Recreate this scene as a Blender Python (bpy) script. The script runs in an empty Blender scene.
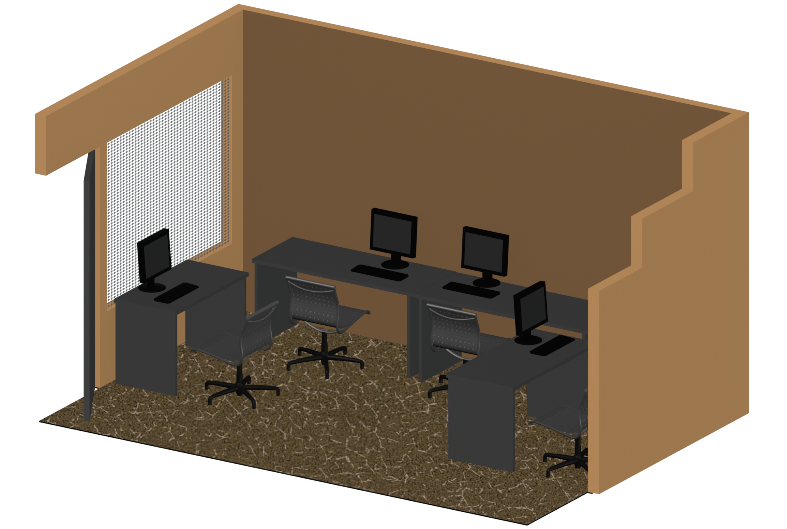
import bpy, bmesh, math
from mathutils import Vector

C = bpy.context.scene.collection
AZ, EL = math.radians(32.05), math.radians(19.8)      # direction the place is looked at from

# ------------------------------------------------------------------ materials
K = 8.4                                               # radiance the lamps give a white face towards the viewer


def lin(c):
    c /= 255.0
    return c / 12.92 if c <= 0.04045 else ((c + 0.055) / 1.055) ** 2.4


def col(r, g, b):
    return (lin(r) / K, lin(g) / K, lin(b) / K, 1)


def mat(name, rgb, spec=0.0, rough=0.6):
    m = bpy.data.materials.new(name)
    m.use_nodes = True
    b = m.node_tree.nodes['Principled BSDF']
    b.inputs['Base Color'].default_value = col(*rgb)
    b.inputs['Roughness'].default_value = rough
    b.inputs['Specular IOR Level'].default_value = spec
    return m


M_wall = mat('tan_wall_paint', (170, 128, 84))
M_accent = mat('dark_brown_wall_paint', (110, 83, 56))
M_desk = mat('charcoal_laminate', (56, 56, 56))
M_top = mat('charcoal_desktop_laminate', (52, 52, 52))
M_door = mat('charcoal_door_paint', (55, 55, 55))
M_black = mat('black_plastic', (3, 3, 3), 0.003)
M_edge = mat('black_slab_edge', (2, 2, 2))
M_screen = mat('dark_screen_glass', (36, 36, 36))
M_base = mat('black_metal', (10, 10, 10), 0.006, 0.5)
M_tube = mat('dark_tube_metal', (49, 49, 49), 0.025, 0.4)
M_bright = mat('polished_tube_metal', (48, 48, 48), 0.25, 0.42)


def node(nt, t, **kw):
    n = nt.nodes.new(t)
    for k, v in kw.items():
        setattr(n, k, v)
    return n


def math_n(nt, op, a, b=None, c=None):
    n = node(nt, 'ShaderNodeMath', operation=op)
    for i, x in enumerate((a, b, c)):
        if x is None:
            continue
        if isinstance(x, (int, float)):
            n.inputs[i].default_value = x
        else:
            nt.links.new(x, n.inputs[i])
    return n.outputs[0]


def mix_n(nt, f, a, b):
    n = node(nt, 'ShaderNodeMix', data_type='RGBA')
    if isinstance(f, (int, float)):
        n.inputs[0].default_value = f
    else:
        nt.links.new(f, n.inputs[0])
    for x, s in ((a, n.inputs[6]), (b, n.inputs[7])):
        if isinstance(x, tuple):
            s.default_value = x
        else:
            nt.links.new(x, s)
    return n.outputs[2]


def smooth(nt, x, lo, hi, a=0.0, b=1.0):
    n = node(nt, 'ShaderNodeMapRange')
    nt.links.new(x, n.inputs[0])
    for i, v in enumerate((lo, hi, a, b)):
        n.inputs[1 + i].default_value = v
    return n.outputs[0]


def carpet():
    """Olive brown speckled pile with broken pale vein lines."""
    m = mat('veined_carpet', (76, 62, 38))
    nt = m.node_tree
    L = nt.links.new
    tc = node(nt, 'ShaderNodeTexCoord').outputs['Object']
    rt = node(nt, 'ShaderNodeMapping')
    rt.inputs['Rotation'].default_value = (0, 0, -0.56)      # the weave runs askew to the walls
    L(tc, rt.inputs[0])

    def stretched(sx, sy, off=0.0):
        mp = node(nt, 'ShaderNodeMapping')
        mp.inputs['Location'].default_value = (off, off * 0.7, 0)
        mp.inputs['Scale'].default_value = (sx, sy, 1)
        L(rt.outputs[0], mp.inputs[0])
        return mp.outputs[0]

    def noise(vec, scale, detail=1.0):
        n = node(nt, 'ShaderNodeTexNoise')
        n.inputs['Scale'].default_value = scale
        n.inputs['Detail'].default_value = detail
        L(vec, n.inputs[0])
        return n
    n1 = noise(stretched(1, 0.36), 62, 0.6)
    knots = node(nt, 'ShaderNodeVectorMath', operation='FLOOR')
    L(stretched(112, 40), knots.inputs[0])
    wn = node(nt, 'ShaderNodeTexWhiteNoise', noise_dimensions='2D')
    L(knots.outputs[0], wn.inputs['Vector'])
    grain = math_n(nt, 'ADD', math_n(nt, 'MULTIPLY', wn.outputs[0], 0.62),
                   math_n(nt, 'MULTIPLY', smooth(nt, n1.outputs[0], 0.36, 0.64), 0.38))
    n2 = noise(stretched(1, 0.5, 3.0), 30)
    base = mix_n(nt, grain, col(26, 20, 10), col(110, 93, 65))
    base = mix_n(nt, math_n(nt, 'MULTIPLY', smooth(nt, n2.outputs[0], 0.45, 0.65), 0.45), base, col(88, 68, 36))
    out = base
    def long_cells(ang, along, across, off):
        """cells stretched along one direction of the weave"""
        a = node(nt, 'ShaderNodeMapping')
        a.inputs['Scale'].default_value = (1, 0.36, 1)
        L(rt.outputs[0], a.inputs[0])
        b = node(nt, 'ShaderNodeMapping')
        b.inputs['Rotation'].default_value = (0, 0, -ang)
        L(a.outputs[0], b.inputs[0])
        c = node(nt, 'ShaderNodeMapping')
        c.inputs['Scale'].default_value = (1 / along, 1 / across, 1)
        c.inputs['Location'].default_value = (off, off * 0.7, 0)
        L(b.outputs[0], c.inputs[0])
        return c.outputs[0]
    for (ang, al, ac, th, off, lo) in ((math.radians(-52), 0.19, 0.115, 0.034, 0.0, 0.50),
                                       (math.radians(2), 0.20, 0.085, 0.040, 7.3, 0.55)):
        vec = long_cells(ang, al, ac, off)
        wob = noise(vec, 2.2)
        add = node(nt, 'ShaderNodeVectorMath', operation='MULTIPLY_ADD')
        L(wob.outputs['Color'], add.inputs[0])
        add.inputs[1].default_value = (0.22, 0.22, 0)
        L(vec, add.inputs[2])
        vo = node(nt, 'ShaderNodeTexVoronoi', feature='DISTANCE_TO_EDGE', voronoi_dimensions='2D')
        vo.inputs['Scale'].default_value = 1.0
        vo.inputs['Randomness'].default_value = 0.8
        L(add.outputs[0], vo.inputs[0])
        line = smooth(nt, vo.outputs['Distance'], th * 0.5, th * 1.3, 1.0, 0.0)
        keep = smooth(nt, noise(vec, 2.4).outputs[0], lo, lo + 0.05)
        f = math_n(nt, 'MULTIPLY', math_n(nt, 'MULTIPLY', line, keep),
                   smooth(nt, n1.outputs[0], 0.35, 0.6, 0.25, 0.85))
        out = mix_n(nt, f, out, col(165, 148, 130))
    L(out, nt.nodes['Principled BSDF'].inputs['Base Color'])
    return m


def sling(name, base, dot, row0, row1):
    """Dark sheet with rows of small perforations; UV is metres across and metres along."""
    m = mat(name, (base,) * 3, 0.012, 0.45)
    nt = m.node_tree
    uv = node(nt, 'ShaderNodeUVMap').outputs[0]
    sep = node(nt, 'ShaderNodeSeparateXYZ')
    nt.links.new(uv, sep.inputs[0])
    px, py = 0.043, 0.043
    fx = math_n(nt, 'SUBTRACT', math_n(nt, 'FRACT', math_n(nt, 'DIVIDE', sep.outputs[0], px)), 0.5)
    fy = math_n(nt, 'SUBTRACT', math_n(nt, 'FRACT', math_n(nt, 'DIVIDE', sep.outputs[1], py)), 0.5)
    dx, dy = math_n(nt, 'MULTIPLY', fx, px), math_n(nt, 'MULTIPLY', fy, py)
    r = math_n(nt, 'SQRT', math_n(nt, 'ADD', math_n(nt, 'MULTIPLY', dx, dx), math_n(nt, 'MULTIPLY', dy, dy)))
    d = math_n(nt, 'LESS_THAN', r, 0.0038)
    row = math_n(nt, 'FRACT', math_n(nt, 'DIVIDE', math_n(nt, 'FLOOR', math_n(nt, 'DIVIDE', sep.outputs[1], py)), 4.0))
    d = math_n(nt, 'MULTIPLY', d, math_n(nt, 'GREATER_THAN', row, 0.2))
    c = mix_n(nt, d, col(base, base, base), col(dot, dot, dot))
    # faint woven bands between the rows
    band = math_n(nt, 'LESS_THAN', math_n(nt, 'ABSOLUTE', fy), 0.08)
    c2 = mix_n(nt, math_n(nt, 'MULTIPLY', math_n(nt, 'MULTIPLY', band, math_n(nt, 'SUBTRACT', 1.0, d)), 0.35), c,
               col(base * .8, base * .8, base * .8))
    nt.links.new(c2, nt.nodes['Principled BSDF'].inputs['Base Color'])
    return m


def dotted_glass():
    """Clear pane printed with a fine staggered screen of grey dots."""
    m = bpy.data.materials.new('dotted_screen_glass')
    m.use_nodes = True
    nt = m.node_tree
    nt.nodes.remove(nt.nodes['Principled BSDF'])
    L = nt.links.new
    tc = node(nt, 'ShaderNodeTexCoord').outputs['Object']
    sep = node(nt, 'ShaderNodeSeparateXYZ')
    L(tc, sep.inputs[0])
    PY, PZ = 0.047, 0.0266
    a = math_n(nt, 'DIVIDE', sep.outputs[1], PY)
    b = math_n(nt, 'DIVIDE', sep.outputs[2], PZ)
    ca = math_n(nt, 'COSINE', math_n(nt, 'MULTIPLY', a, 2 * math.pi))
    cb = math_n(nt, 'COSINE', math_n(nt, 'MULTIPLY', b, 2 * math.pi))
    chk = math_n(nt, 'GREATER_THAN', math_n(nt, 'ADD', ca, cb), 0.18)
    dif = node(nt, 'ShaderNodeBsdfDiffuse')
    dif.inputs[0].default_value = col(96, 101, 103)
    tr = node(nt, 'ShaderNodeBsdfTransparent')
    mx = node(nt, 'ShaderNodeMixShader')
    L(math_n(nt, 'MULTIPLY', chk, 0.92), mx.inputs[0])
    L(tr.outputs[0], mx.inputs[1])
    L(dif.outputs[0], mx.inputs[2])
    L(mx.outputs[0], nt.nodes['Material Output'].inputs[0])
    return m


M_carpet = carpet()
M_sling_rear = sling('perforated_dark_sheet_rear', 58, 150, 0, 1)
M_sling_front = sling('perforated_dark_sheet_front', 54, 20, 0, 1)
M_glass = dotted_glass()


# ------------------------------------------------------------------ mesh helpers
def link(name, bm, mats, parent=None, shade=False):
    me = bpy.data.meshes.new(name)
    bm.normal_update()
    bm.to_mesh(me)
    bm.free()
    for m in (mats if isinstance(mats, (list, tuple)) else [mats]):
        me.materials.append(m)
    if shade:
        for p in me.polygons:
            p.use_smooth = True
        me.set_sharp_from_angle(angle=math.radians(40))
    o = bpy.data.objects.new(name, me)
    C.objects.link(o)
    if parent:
        o.parent = parent
    return o


def box(bm, x0, x1, y0, y1, z0, z1, bev=0.0, mi=0):
    v = [bm.verts.new(p) for p in ((x0, y0, z0), (x1, y0, z0), (x1, y1, z0), (x0, y1, z0),
                                   (x0, y0, z1), (x1, y0, z1), (x1, y1, z1), (x0, y1, z1))]
    fs = [bm.faces.new([v[i] for i in q]) for q in ((0, 3, 2, 1), (4, 5, 6, 7), (0, 1, 5, 4),
                                                     (1, 2, 6, 5), (2, 3, 7, 6), (3, 0, 4, 7))]
    for f in fs:
        f.material_index = mi
    if bev:
        es = set(e for f in fs for e in f.edges)
        bmesh.ops.bevel(bm, geom=list(es), offset=bev, segments=2, affect='EDGES', clamp_overlap=True)
    return fs


def tube(bm, pts, rad, seg=10, closed_ends=True):
    """Round tube along points; rad is a number or a list."""
    pts = [Vector(p) for p in pts]
    n = len(pts)
    rads = rad if isinstance(rad, (list, tuple)) else [rad] * n
    t0 = (pts[1] - pts[0]).normalized()
    up = Vector((0, 0, 1)) if abs(t0.z) < 0.9 else Vector((1, 0, 0))
    nrm = t0.cross(up).normalized()
    rings = []
    for i in range(n):
        t = (pts[min(i + 1, n - 1)] - pts[max(i - 1, 0)]).normalized()
        nrm = (nrm - t * nrm.dot(t)).normalized()
        bi = t.cross(nrm)
        rings.append([bm.verts.new(pts[i] + (nrm * math.cos(2 * math.pi * k / seg) + bi * math.sin(2 * math.pi * k / seg)) * rads[i])
                      for k in range(seg)])
    for a, b in zip(rings, rings[1:]):
        for k in range(seg):
            bm.faces.new((a[k], a[(k + 1) % seg], b[(k + 1) % seg], b[k]))
    if closed_ends:
        bm.faces.new(list(reversed(rings[0])))
        bm.faces.new(rings[-1])
    bmesh.ops.recalc_face_normals(bm, faces=bm.faces[:])


def lathe(bm, prof, seg=32, cx=0, cy=0):
    rings = []
    for r, z in prof:
        rings.append([bm.verts.new((cx + r * math.cos(2 * math.pi * k / seg), cy + r * math.sin(2 * math.pi * k / seg), z))
                      for k in range(seg)])
    for a, b in zip(rings, rings[1:]):
        for k in range(seg):
            bm.faces.new((a[k], a[(k + 1) % seg], b[(k + 1) % seg], b[k]))
    bm.faces.new(list(reversed(rings[0])))
    bm.faces.new(rings[-1])
    bmesh.ops.recalc_face_normals(bm, faces=bm.faces[:])


def spline(pts, per=6):
    """Catmull-Rom through 2D or 3D points."""
    P = [Vector(p) for p in pts]
    P = [2 * P[0] - P[1]] + P + [2 * P[-1] - P[-2]]
    out = []
    for i in range(1, len(P) - 2):
        for k in range(per):
            t = k / per
            a, b, c, d = P[i - 1:i + 3]
            out.append(0.5 * ((2 * b) + (c - a) * t + (2 * a - 5 * b + 4 * c - d) * t * t + (-a + 3 * b - 3 * c + d) * t ** 3))
    out.append(P[-2])
    return out


def grid_wall(us, zs, solid, t0, t1, axis):
    """Wall out of a grid of cells: only the outer skin. axis 'y': u runs along Y, thickness in X."""
    bm = bmesh.new()
    vs = {}

    def V(u, t, z):
        k = (round(u, 5), round(t, 5), round(z, 5))
        if k not in vs:
            vs[k] = bm.verts.new((t, u, z) if axis == 'y' else (u, t, z))
        return vs[k]
    nu, nz = len(us) - 1, len(zs) - 1
    S = lambda i, j: 0 <= i < nu and 0 <= j < nz and solid(i, j)
    for i in range(nu):
        for j in range(nz):
            if not S(i, j):
                continue
            a, b, c, d = us[i], us[i + 1], zs[j], zs[j + 1]
            for t in (t0, t1):
                bm.faces.new((V(a, t, c), V(b, t, c), V(b, t, d), V(a, t, d)))
            if not S(i - 1, j):
                bm.faces.new((V(a, t0, c), V(a, t1, c), V(a, t1, d), V(a, t0, d)))
            if not S(i + 1, j):
                bm.faces.new((V(b, t0, c), V(b, t1, c), V(b, t1, d), V(b, t0, d)))
            if not S(i, j - 1):
                bm.faces.new((V(a, t0, c), V(a, t1, c), V(b, t1, c), V(b, t0, c)))
            if not S(i, j + 1):
                bm.faces.new((V(a, t0, d), V(a, t1, d), V(b, t1, d), V(b, t0, d)))
    bmesh.ops.recalc_face_normals(bm, faces=bm.faces[:])
    bmesh.ops.dissolve_limit(bm, angle_limit=0.001, verts=bm.verts[:], edges=bm.edges[:])
    return bm


def empty(name, loc, rz=0.0):
    o = bpy.data.objects.new(name, None)
    o.empty_display_size = 0.1
    C.objects.link(o)
    o.location = loc
    o.rotation_euler = (0, 0, rz)
    return o


def tag(o, label, cat, group=None):
    o['label'] = label
    o['category'] = cat
    if group:
        o['group'] = group
    return o


def struct(o, label=None):
    o['kind'] = 'structure'
    if label:
        o['label'] = label
    return o


def dup(root, loc, rz):
    r = root.copy()
    C.objects.link(r)
    r.location = loc
    r.rotation_euler = (0, 0, rz)
    for ch in list(root.children):
        c = ch.copy()
        C.objects.link(c)
        c.parent = r
        for g in list(ch.children):
            d = g.copy()
            C.objects.link(d)
            d.parent = c
    return r


# ------------------------------------------------------------------ the room
H, T = 2.665, 0.10
W, FRONT = 4.814, -3.204
HEAD = 2.137

# floor slab: carpet on top, black cut edge
bm = bmesh.new()
fs = box(bm, 0, W - 0.014, FRONT, 0, -0.012, 0)
for f in fs:
    f.material_index = 1
fs[1].material_index = 0
struct(link('floor', bm, [M_carpet, M_edge]), 'olive brown carpet with broken pale vein lines and a black cut edge')

# left wall: door opening at the front end under a header, then the window
ys = [-3.094, -2.246, -2.136, -0.173, 0.0]
zs = [0.0, 0.645, HEAD, H]
solid = lambda i, j: not (i == 0 and j < 2) and not (i == 2 and j == 1)
bm = grid_wall(ys, zs, solid, -0.108, 0.0, 'y')
struct(link('wall_left', bm, M_wall), 'tan wall with a large window and an open doorway under its header')

# back wall: tan body, dark brown paint on the room side
bm = bmesh.new()
box(bm, -0.108, W + T, 0.0, T, 0, H)
ob = link('wall_back', bm, [M_wall, M_accent])
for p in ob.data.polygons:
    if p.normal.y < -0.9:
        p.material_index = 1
struct(ob, 'dark brown wall with a tan top edge behind the desks')

# right wall: stepped down towards the front in two stairs
ys = [-2.256, -1.58, -0.78, 0.0]
zs = [0.0, 1.800, 2.235, H]
tops = [1, 2, 3]
bm = grid_wall(ys, zs, lambda i, j: j < tops[i], W - 0.009, W + T, 'y')
struct(link('wall_right', bm, M_wall), 'tan side wall cut down in two steps towards the front')

# thin black joint strips the side walls stand on
bm = bmesh.new(); box(bm, -T, -0.0005, -2.246, 0, -0.012, -0.0005)
struct(link('trim_1', bm, M_edge), 'thin black strip under the left wall')
bm = bmesh.new(); box(bm, W - 0.014, W + T - 0.07, -2.256, 0, -0.012, -0.0005)
struct(link('trim_2', bm, M_edge), 'thin black strip under the stepped right wall')

# window pane
bm = bmesh.new()
box(bm, -0.030, -0.026, -2.136, -0.173, 0.645, HEAD)
bm.normal_update()
bmesh.ops.delete(bm, geom=[f for f in bm.faces if f.normal.x < 0.5], context='FACES')
struct(link('window_1', bm, M_glass), 'large window pane with a fine grey dot screen')

# door leaf, swung into the room about its jamb
bm = bmesh.new()
LEAF, TH = 0.835, 0.05
box(bm, 0, LEAF, -TH, 0, 0.004, HEAD - 0.006)
door = link('door_1', bm, M_door)
d = Vector((0.369 + 0.033, -2.996 + 2.265))
door.location = (-0.037, -2.262, 0)
door.rotation_euler = (0, 0, math.atan2(d.y, d.x))
struct(door, 'charcoal door leaf standing open into the room')


# ------------------------------------------------------------------ desks
DT = 0.033


def desk(x0, x1, y0, y1, DZ, panels, label):
    root = empty('desk', ((x0 + x1) / 2, (y0 + y1) / 2, 0))
    ox, oy = (x0 + x1) / 2, (y0 + y1) / 2
    bm = bmesh.new()
    fs = box(bm, x0 - ox, x1 - ox, y0 - oy, y1 - oy, DZ - DT, DZ)
    for f in fs:
        f.material_index = 1
    fs[1].material_index = 0
    link('desktop', bm, [M_top, M_desk], root)
    for (a, b, c, e) in panels:
        bm = bmesh.new()
        box(bm, a - ox, b - ox, c - oy, e - oy, 0.0, DZ - DT)
        link('end_panel', bm, M_desk, root)
    return tag(root, label, 'desk', 'charcoal office desks')


desk(0.034, 0.642, -2.087, -0.935, 0.745,
     [(0.052, 0.642, -2.086, -2.057), (0.052, 0.634, -0.990, -0.961)],
     'short charcoal desk in front of the window by the open door')
desk(0.508, 2.118, -0.674, -0.034, 0.760,
     [(0.535, 0.563, -0.673, -0.05), (2.034, 2.063, -0.673, -0.05)],
     'long charcoal desk along the dark brown wall, next to the window end')
desk(2.138, 3.842, -0.708, -0.062, 0.767,
     [(2.172, 2.201, -0.707, -0.08), (3.775, 3.804, -0.707, -0.08)],
     'long charcoal desk along the dark brown wall, reaching behind the stepped wall')
desk(3.362, 4.020, -2.182, -0.856, 0.749,
     [(3.383, 4.020, -2.181, -2.152), (3.383, 4.000, -0.941, -0.912)],
     'charcoal desk nearest the viewer, set end-on beside the stepped wall')


# ------------------------------------------------------------------ monitors
def make_monitor():
    """Faces local -Y; origin under the centre of the foot."""
    root = empty('computer_monitor', (0, 0, 0))
    bm = bmesh.new()
    lathe(bm, [(0.108, 0), (0.117, 0.003), (0.117, 0.008), (0.105, 0.014), (0.05, 0.019), (0.035, 0.022)], 40)
    link('base', bm, M_black, root, True)
    bm = bmesh.new()
    box(bm, -0.045, 0.045, -0.002, 0.028, 0.016, 0.20, 0.006)
    link('neck', bm, M_black, root)
    # casing, tilted back a little: a bezel ring around a recessed opening, bulged back shell
    tilt = math.radians(4.5)
    Wd, Hh, D = 0.425, 0.352, 0.050
    z0 = 0.118

    def place(bm):
        for v in bm.verts:
            x, y, z = v.co
            v.co = (x, -0.062 + y * math.cos(tilt) + z * math.sin(tilt), z0 + z * math.cos(tilt) - y * math.sin(tilt))
    bm = bmesh.new()
    bz, bt, bb, rec = 0.028, 0.037, 0.030, 0.004
    o = [(-Wd / 2, 0), (Wd / 2, 0), (Wd / 2, Hh), (-Wd / 2, Hh)]
    n = [(-Wd / 2 + bz, bb), (Wd / 2 - bz, bb), (Wd / 2 - bz, Hh - bt), (-Wd / 2 + bz, Hh - bt)]
    g = [(-Wd / 2 + .05, .05), (Wd / 2 - .05, .05), (Wd / 2 - .05, Hh - .05), (-Wd / 2 + .05, Hh - .05)]
    fo = [bm.verts.new((x, 0, z)) for x, z in o]
    fi = [bm.verts.new((x, 0, z)) for x, z in n]
    ri = [bm.verts.new((x, rec, z)) for x, z in n]
    bo = [bm.verts.new((x, D, z)) for x, z in o]
    bs = [bm.verts.new((x, D + 0.022, z)) for x, z in g]
    for k in range(4):
        j = (k + 1) % 4
        bm.faces.new((fo[k], fo[j], fi[j], fi[k]))
        bm.faces.new((fi[k], fi[j], ri[j], ri[k]))
        bm.faces.new((fo[k], bo[k], bo[j], fo[j]))
        bm.faces.new((bo[k], bs[k], bs[j], bo[j]))
    bm.faces.new(bs)
    bm.faces.new(ri)
    bmesh.ops.recalc_face_normals(bm, faces=bm.faces[:])
    place(bm)
    cas = link('casing', bm, M_black, root)
    bm = bmesh.new()
    e = 0.0015
    box(bm, n[0][0] + e, n[1][0] - e, 0.0012, rec - .0004, n[0][1] + e, n[2][1] - e)
    place(bm)
    s = link('screen', bm, M_screen, root)
    s['label'] = 'dark grey switched-off screen'
    bm = bmesh.new()
    box(bm, Wd / 2 - 0.055, Wd / 2 - 0.035, -0.002, 0.001, 0.010, 0.018)
    place(bm)
    link('power_button', bm, M_black, cas)
    return root


def make_keyboard():
    root = empty('keyboard', (0, 0, 0))
    L_, D_ = 0.488, 0.152
    bm = bmesh.new()
    v = [bm.verts.new(p) for p in ((-L_ / 2, -D_ / 2, 0), (L_ / 2, -D_ / 2, 0), (L_ / 2, D_ / 2, 0), (-L_ / 2, D_ / 2, 0),
                                   (-L_ / 2, -D_ / 2, .010), (L_ / 2, -D_ / 2, .010), (L_ / 2, D_ / 2, .018), (-L_ / 2, D_ / 2, .018))]
    for q in ((0, 3, 2, 1), (4, 5, 6, 7), (0, 1, 5, 4), (1, 2, 6, 5), (2, 3, 7, 6), (3, 0, 4, 7)):
        bm.faces.new([v[i] for i in q])
    vert_edges = [ed for ed in bm.edges if abs(ed.verts[0].co.x - ed.verts[1].co.x) < 1e-5
                  and abs(ed.verts[0].co.y - ed.verts[1].co.y) < 1e-5]
    bmesh.ops.bevel(bm, geom=vert_edges, offset=0.012, segments=3, affect='EDGES')
    link('case', bm, M_black, root)
    bm = bmesh.new()
    for r in range(6):
        y = -D_ / 2 + 0.018 + r * 0.0205
        zt = 0.010 + 0.008 * (y + D_ / 2) / D_
        for (xa, xb) in ((-0.232, 0.072), (0.082, 0.136), (0.146, 0.230)):
            k = max(1, round((xb - xa) / 0.019))
            w = (xb - xa) / k
            if r == 0 and xa < -0.2:
                cells = [(xa, xa + 3 * w), (xa + 3 * w, xa + 10 * w)] + [(xa + (10 + i) * w, xa + (11 + i) * w) for i in range(k - 10)]
            else:
                cells = [(xa + i * w, xa + (i + 1) * w) for i in range(k)]
            for a, b in cells:
                box(bm, a + .0015, b - .0015, y - .0085, y + .0085, zt - .003, zt + .004)
    link('keycaps', bm, M_black, root)
    return root


mon = make_monitor()
key = make_keyboard()
HALF = math.pi / 2
sets = [
    ((1.604, -0.172), 0.0, (1.608, -0.422),
     'black monitor on the long desk nearer the window',
     'black keyboard on the long desk nearer the window'),
    ((2.498, -0.165), 0.0, (2.490, -0.394),
     'black monitor on the long desk that reaches behind the stepped wall',
     'black keyboard on the long desk that reaches behind the stepped wall'),
    ((0.165, -1.694), HALF, (0.413, -1.706),
     'black monitor seen edge-on in front of the window',
     'black keyboard on the short desk by the window'),
    ((3.515, -1.134), HALF, (3.762, -1.148),
     'black monitor on the desk nearest the viewer, turned towards the stepped wall',
     'black keyboard on the desk nearest the viewer, beside the stepped wall'),
]
for i, (mp, rz, kp, ml, kl) in enumerate(sets):
    DZ = (0.760, 0.767, 0.745, 0.749)[i]
    m = mon if i == 0 else dup(mon, (0, 0, 0), 0)
    m.location = (mp[0], mp[1], DZ)
    m.rotation_euler = (0, 0, rz)
    tag(m, ml, 'monitor', 'black monitors on the desks')
    k = key if i == 0 else dup(key, (0, 0, 0), 0)
    k.location = (kp[0], kp[1], DZ)
    k.rotation_euler = (0, 0, rz)
    tag(k, kl, 'keyboard', 'black keyboards on the desks')


# ------------------------------------------------------------------ chairs
def sheet(prof, half, th):
    """Thin sheet with the given (f, z) profile, swept across X, with UVs in metres. Returns bm.
    Material 0 is the sitting side, 1 the rear / under side."""
    P = [Vector((p[0], p[1])) for p in prof]
    bm = bmesh.new()
    uvl = bm.loops.layers.uv.new('UVMap')
    n = len(P)
    s = [0.0]
    for a, b in zip(P, P[1:]):
        s.append(s[-1] + (b - a).length)
    xs = [-half, half]
    rows = []
    for i in range(n):
        t = (P[min(i + 1, n - 1)] - P[max(i - 1, 0)]).normalized()
        nr = Vector((-t.y, t.x)) * th
        q = P[i] + nr
        rows.append([[bm.verts.new((x, P[i].x, P[i].y)) for x in xs], [bm.verts.new((x, q.x, q.y)) for x in xs]])

    def face(vs, uvs, mi):
        f = bm.faces.new(vs)
        f.material_index = mi
        for lp, uv in zip(f.loops, uvs):
            lp[uvl].uv = uv
    for i in range(n - 1):
        for side in (0, 1):
            a, b = rows[i][side], rows[i + 1][side]
            face((a[0], a[1], b[1], b[0]), ((xs[0] + 1, s[i]), (xs[1] + 1, s[i]), (xs[1] + 1, s[i + 1]), (xs[0] + 1, s[i + 1])), side)
        for k in (0, 1):
            a, b, c, d_ = rows[i][0][k], rows[i + 1][0][k], rows[i + 1][1][k], rows[i][1][k]
            face((a, b, c, d_), ((0, 0),) * 4, 0)
    for i in (0, n - 1):
        face((rows[i][0][0], rows[i][0][1], rows[i][1][1], rows[i][1][0]), ((0, 0),) * 4, 0)
    bmesh.ops.recalc_face_normals(bm, faces=bm.faces[:])
    return bm


def make_chair():
    """Faces local +Y; origin on the floor under the column."""
    root = empty('office_chair', (0, 0, 0))
    hw = 0.223
    seat_prof = spline([(-0.090, 0.405), (-0.03, 0.402), (0.042, 0.410), (0.13, 0.422), (0.229, 0.439), (0.29, 0.437),
                        (0.322, 0.424), (0.332, 0.402)], 5)
    bm = sheet([(-0.0 + p.x, p.y) for p in seat_prof], hw, -0.010)
    s = link('seat', bm, [M_sling_front, M_sling_rear], root, True)
    back_prof = spline([(-0.093, 0.412), (-0.130, 0.420), (-0.156, 0.442), (-0.166, 0.478), (-0.158, 0.53), (-0.147, 0.59),
                        (-0.157, 0.66), (-0.184, 0.73), (-0.216, 0.798)], 6)
    bm = sheet([(p.x, p.y) for p in back_prof], hw, 0.010)
    link('backrest', bm, [M_sling_front, M_sling_rear], root, True)
    rail = spline([(0.338, 0.400), (0.318, 0.424), (0.27, 0.434), (0.229, 0.428), (0.13, 0.412), (0.042, 0.393), (-0.05, 0.372),
                   (-0.105, 0.365), (-0.145, 0.385), (-0.166, 0.430), (-0.168, 0.48), (-0.156, 0.557), (-0.160, 0.64),
                   (-0.189, 0.717), (-0.219, 0.796)], 4)
    for sx in (-1, 1):
        bm = bmesh.new()
        tube(bm, [(sx * 0.229, p.x, p.y) for p in rail], 0.0115, 8)
        link('side_rail', bm, M_tube, root, True)
    bm = bmesh.new()
    tube(bm, [(-0.236, -0.222, 0.803), (0.242, -0.222, 0.803)], 0.0155, 12)
    link('top_rail', bm, M_bright, root, True)['label'] = 'bright tube along the top of the back'
    bm = bmesh.new()
    pts = []
    for k in range(17):
        a = -1 + k / 8
        w = 1 - a * a
        pts.append((a * 0.229, -0.212 - 0.022 * w, 0.772 - 0.040 * w))
    tube(bm, pts, 0.0065, 8)
    link('back_brace', bm, M_bright, root, True)
    bm = bmesh.new()
    pts = []
    for k in range(17):
        a = -1 + k / 8
        w = 1 - a * a
        pts.append((a * 0.229, 0.0, 0.384 - 0.086 * w))
    tube(bm, pts, 0.012, 8)
    link('seat_brace', bm, M_bright, root, True)
    bm = bmesh.new()
    lathe(bm, [(0.027, 0.060), (0.027, 0.20), (0.023, 0.202), (0.023, 0.300)], 20)
    link('column', bm, M_base, root, True)
    bm = bmesh.new()
    lathe(bm, [(0.018, 0.008), (0.024, 0.012), (0.030, 0.04), (0.036, 0.065), (0.036, 0.115), (0.028, 0.125)], 20)
    link('hub', bm, M_base, root, True)
    R = 0.323
    for k in range(5):
        a = math.radians(90 + 72 * k)
        c, s_ = math.cos(a), math.sin(a)
        bm = bmesh.new()
        tube(bm, [(c * r, s_ * r, z) for r, z in ((0.02, 0.078), (0.10, 0.077), (0.20, 0.073), (0.29, 0.066), (0.315, 0.060), (0.323, 0.046), (0.323, 0.028))],
             [0.024, 0.023, 0.020, 0.0175, 0.0175, 0.017, 0.0155], 10)
        lg = link('leg', bm, M_base, root, True)
        bm = bmesh.new()
        lathe(bm, [(0.013, 0.0), (0.0165, 0.003), (0.0165, 0.028), (0.013, 0.034)], 14, c * R, s_ * R)
        link('glide', bm, M_base, lg, True)
    return root


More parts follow.
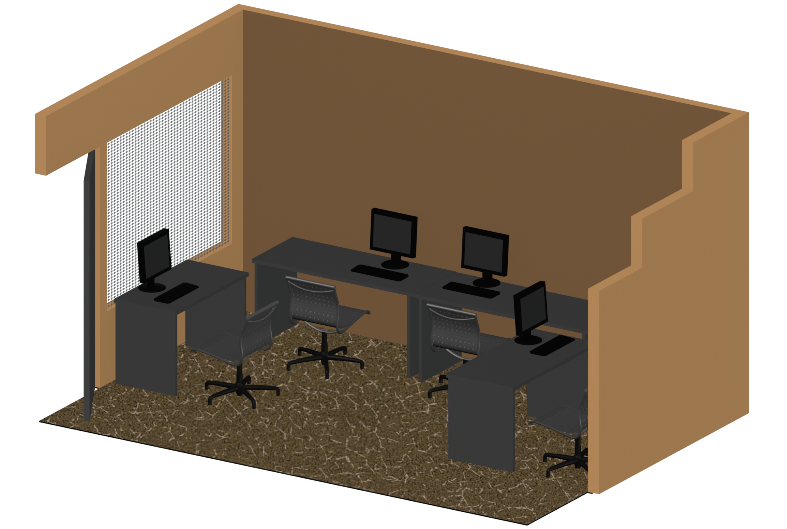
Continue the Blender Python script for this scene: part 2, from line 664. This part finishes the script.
chair = make_chair()
spots = [
    ((1.293, -0.785), 0.0, 'dark mesh swivel chair facing away, fully in view, at the middle long desk'),
    ((2.650, -0.735), 0.0, 'dark mesh swivel chair with its back to the viewer, half hidden by the nearest desk'),
    ((1.096, -1.805), HALF, 'dark mesh swivel chair seen side-on, facing the short desk by the window'),
    ((4.431, -1.819), HALF, 'dark mesh swivel chair partly hidden by the stepped wall'),
]
for i, (p, rz, lb) in enumerate(spots):
    c = chair if i == 0 else dup(chair, (0, 0, 0), 0)
    c.location = (p[0], p[1], 0)
    c.rotation_euler = (0, 0, rz)
    tag(c, lb, 'chair', 'dark mesh office chairs')

# ------------------------------------------------------------------ light
w = bpy.data.worlds.new('white_surroundings')
bpy.context.scene.world = w
w.use_nodes = True
w.node_tree.nodes['Background'].inputs[0].default_value = (1, 1, 1, 1)
w.node_tree.nodes['Background'].inputs[1].default_value = 1.02


def sun(name, towards, strength, rgb):
    l = bpy.data.lights.new(name, 'SUN')
    l.energy = strength
    l.color = rgb
    l.angle = 0.02
    l.use_shadow = False
    o = bpy.data.objects.new(name, l)
    C.objects.link(o)
    o.rotation_euler = Vector(towards).to_track_quat('Z', 'Y').to_euler()
    o.location = Vector(towards) * 10
    o['kind'] = 'helper'


k0 = 8.0
sun('front_sun', (0.0, -1.0, 1.0), k0 * math.pi * math.sqrt(2), (1, 1, 1))
sun('side_fill', (1.0, 0.0, 0.0), k0 * math.pi, (0.745, 0.765, 0.775))  # added level lamp without a real source, sets brightness of right-facing faces

# ------------------------------------------------------------------ camera (parallel projection)
S = 120.0                                              # pixels per metre
ca, sa, ce, se = math.cos(AZ), math.sin(AZ), math.cos(EL), math.sin(EL)
right = Vector((ca, sa, 0))
up = Vector((-sa * se, ca * se, ce))
back = right.cross(up)
cam = bpy.data.cameras.new('camera')
cam.type = 'ORTHO'
cam.ortho_scale = 787 / S
cam.clip_end = 100
co = bpy.data.objects.new('camera', cam)
C.objects.link(co)
target = right * ((393.5 - 243.0) / S) + up * ((310.5 - 264.5) / S)
co.location = target + back * 14
co.rotation_euler = back.to_track_quat('Z', 'Y').to_euler()
bpy.context.scene.camera = co

sc = bpy.context.scene
sc.view_settings.view_transform = 'Standard'
sc.view_settings.look = 'None'
sc.view_settings.exposure = 0
sc.view_settings.gamma = 1
sc.view_settings.use_curve_mapping = False
sc.cycles.filter_width = 0.8
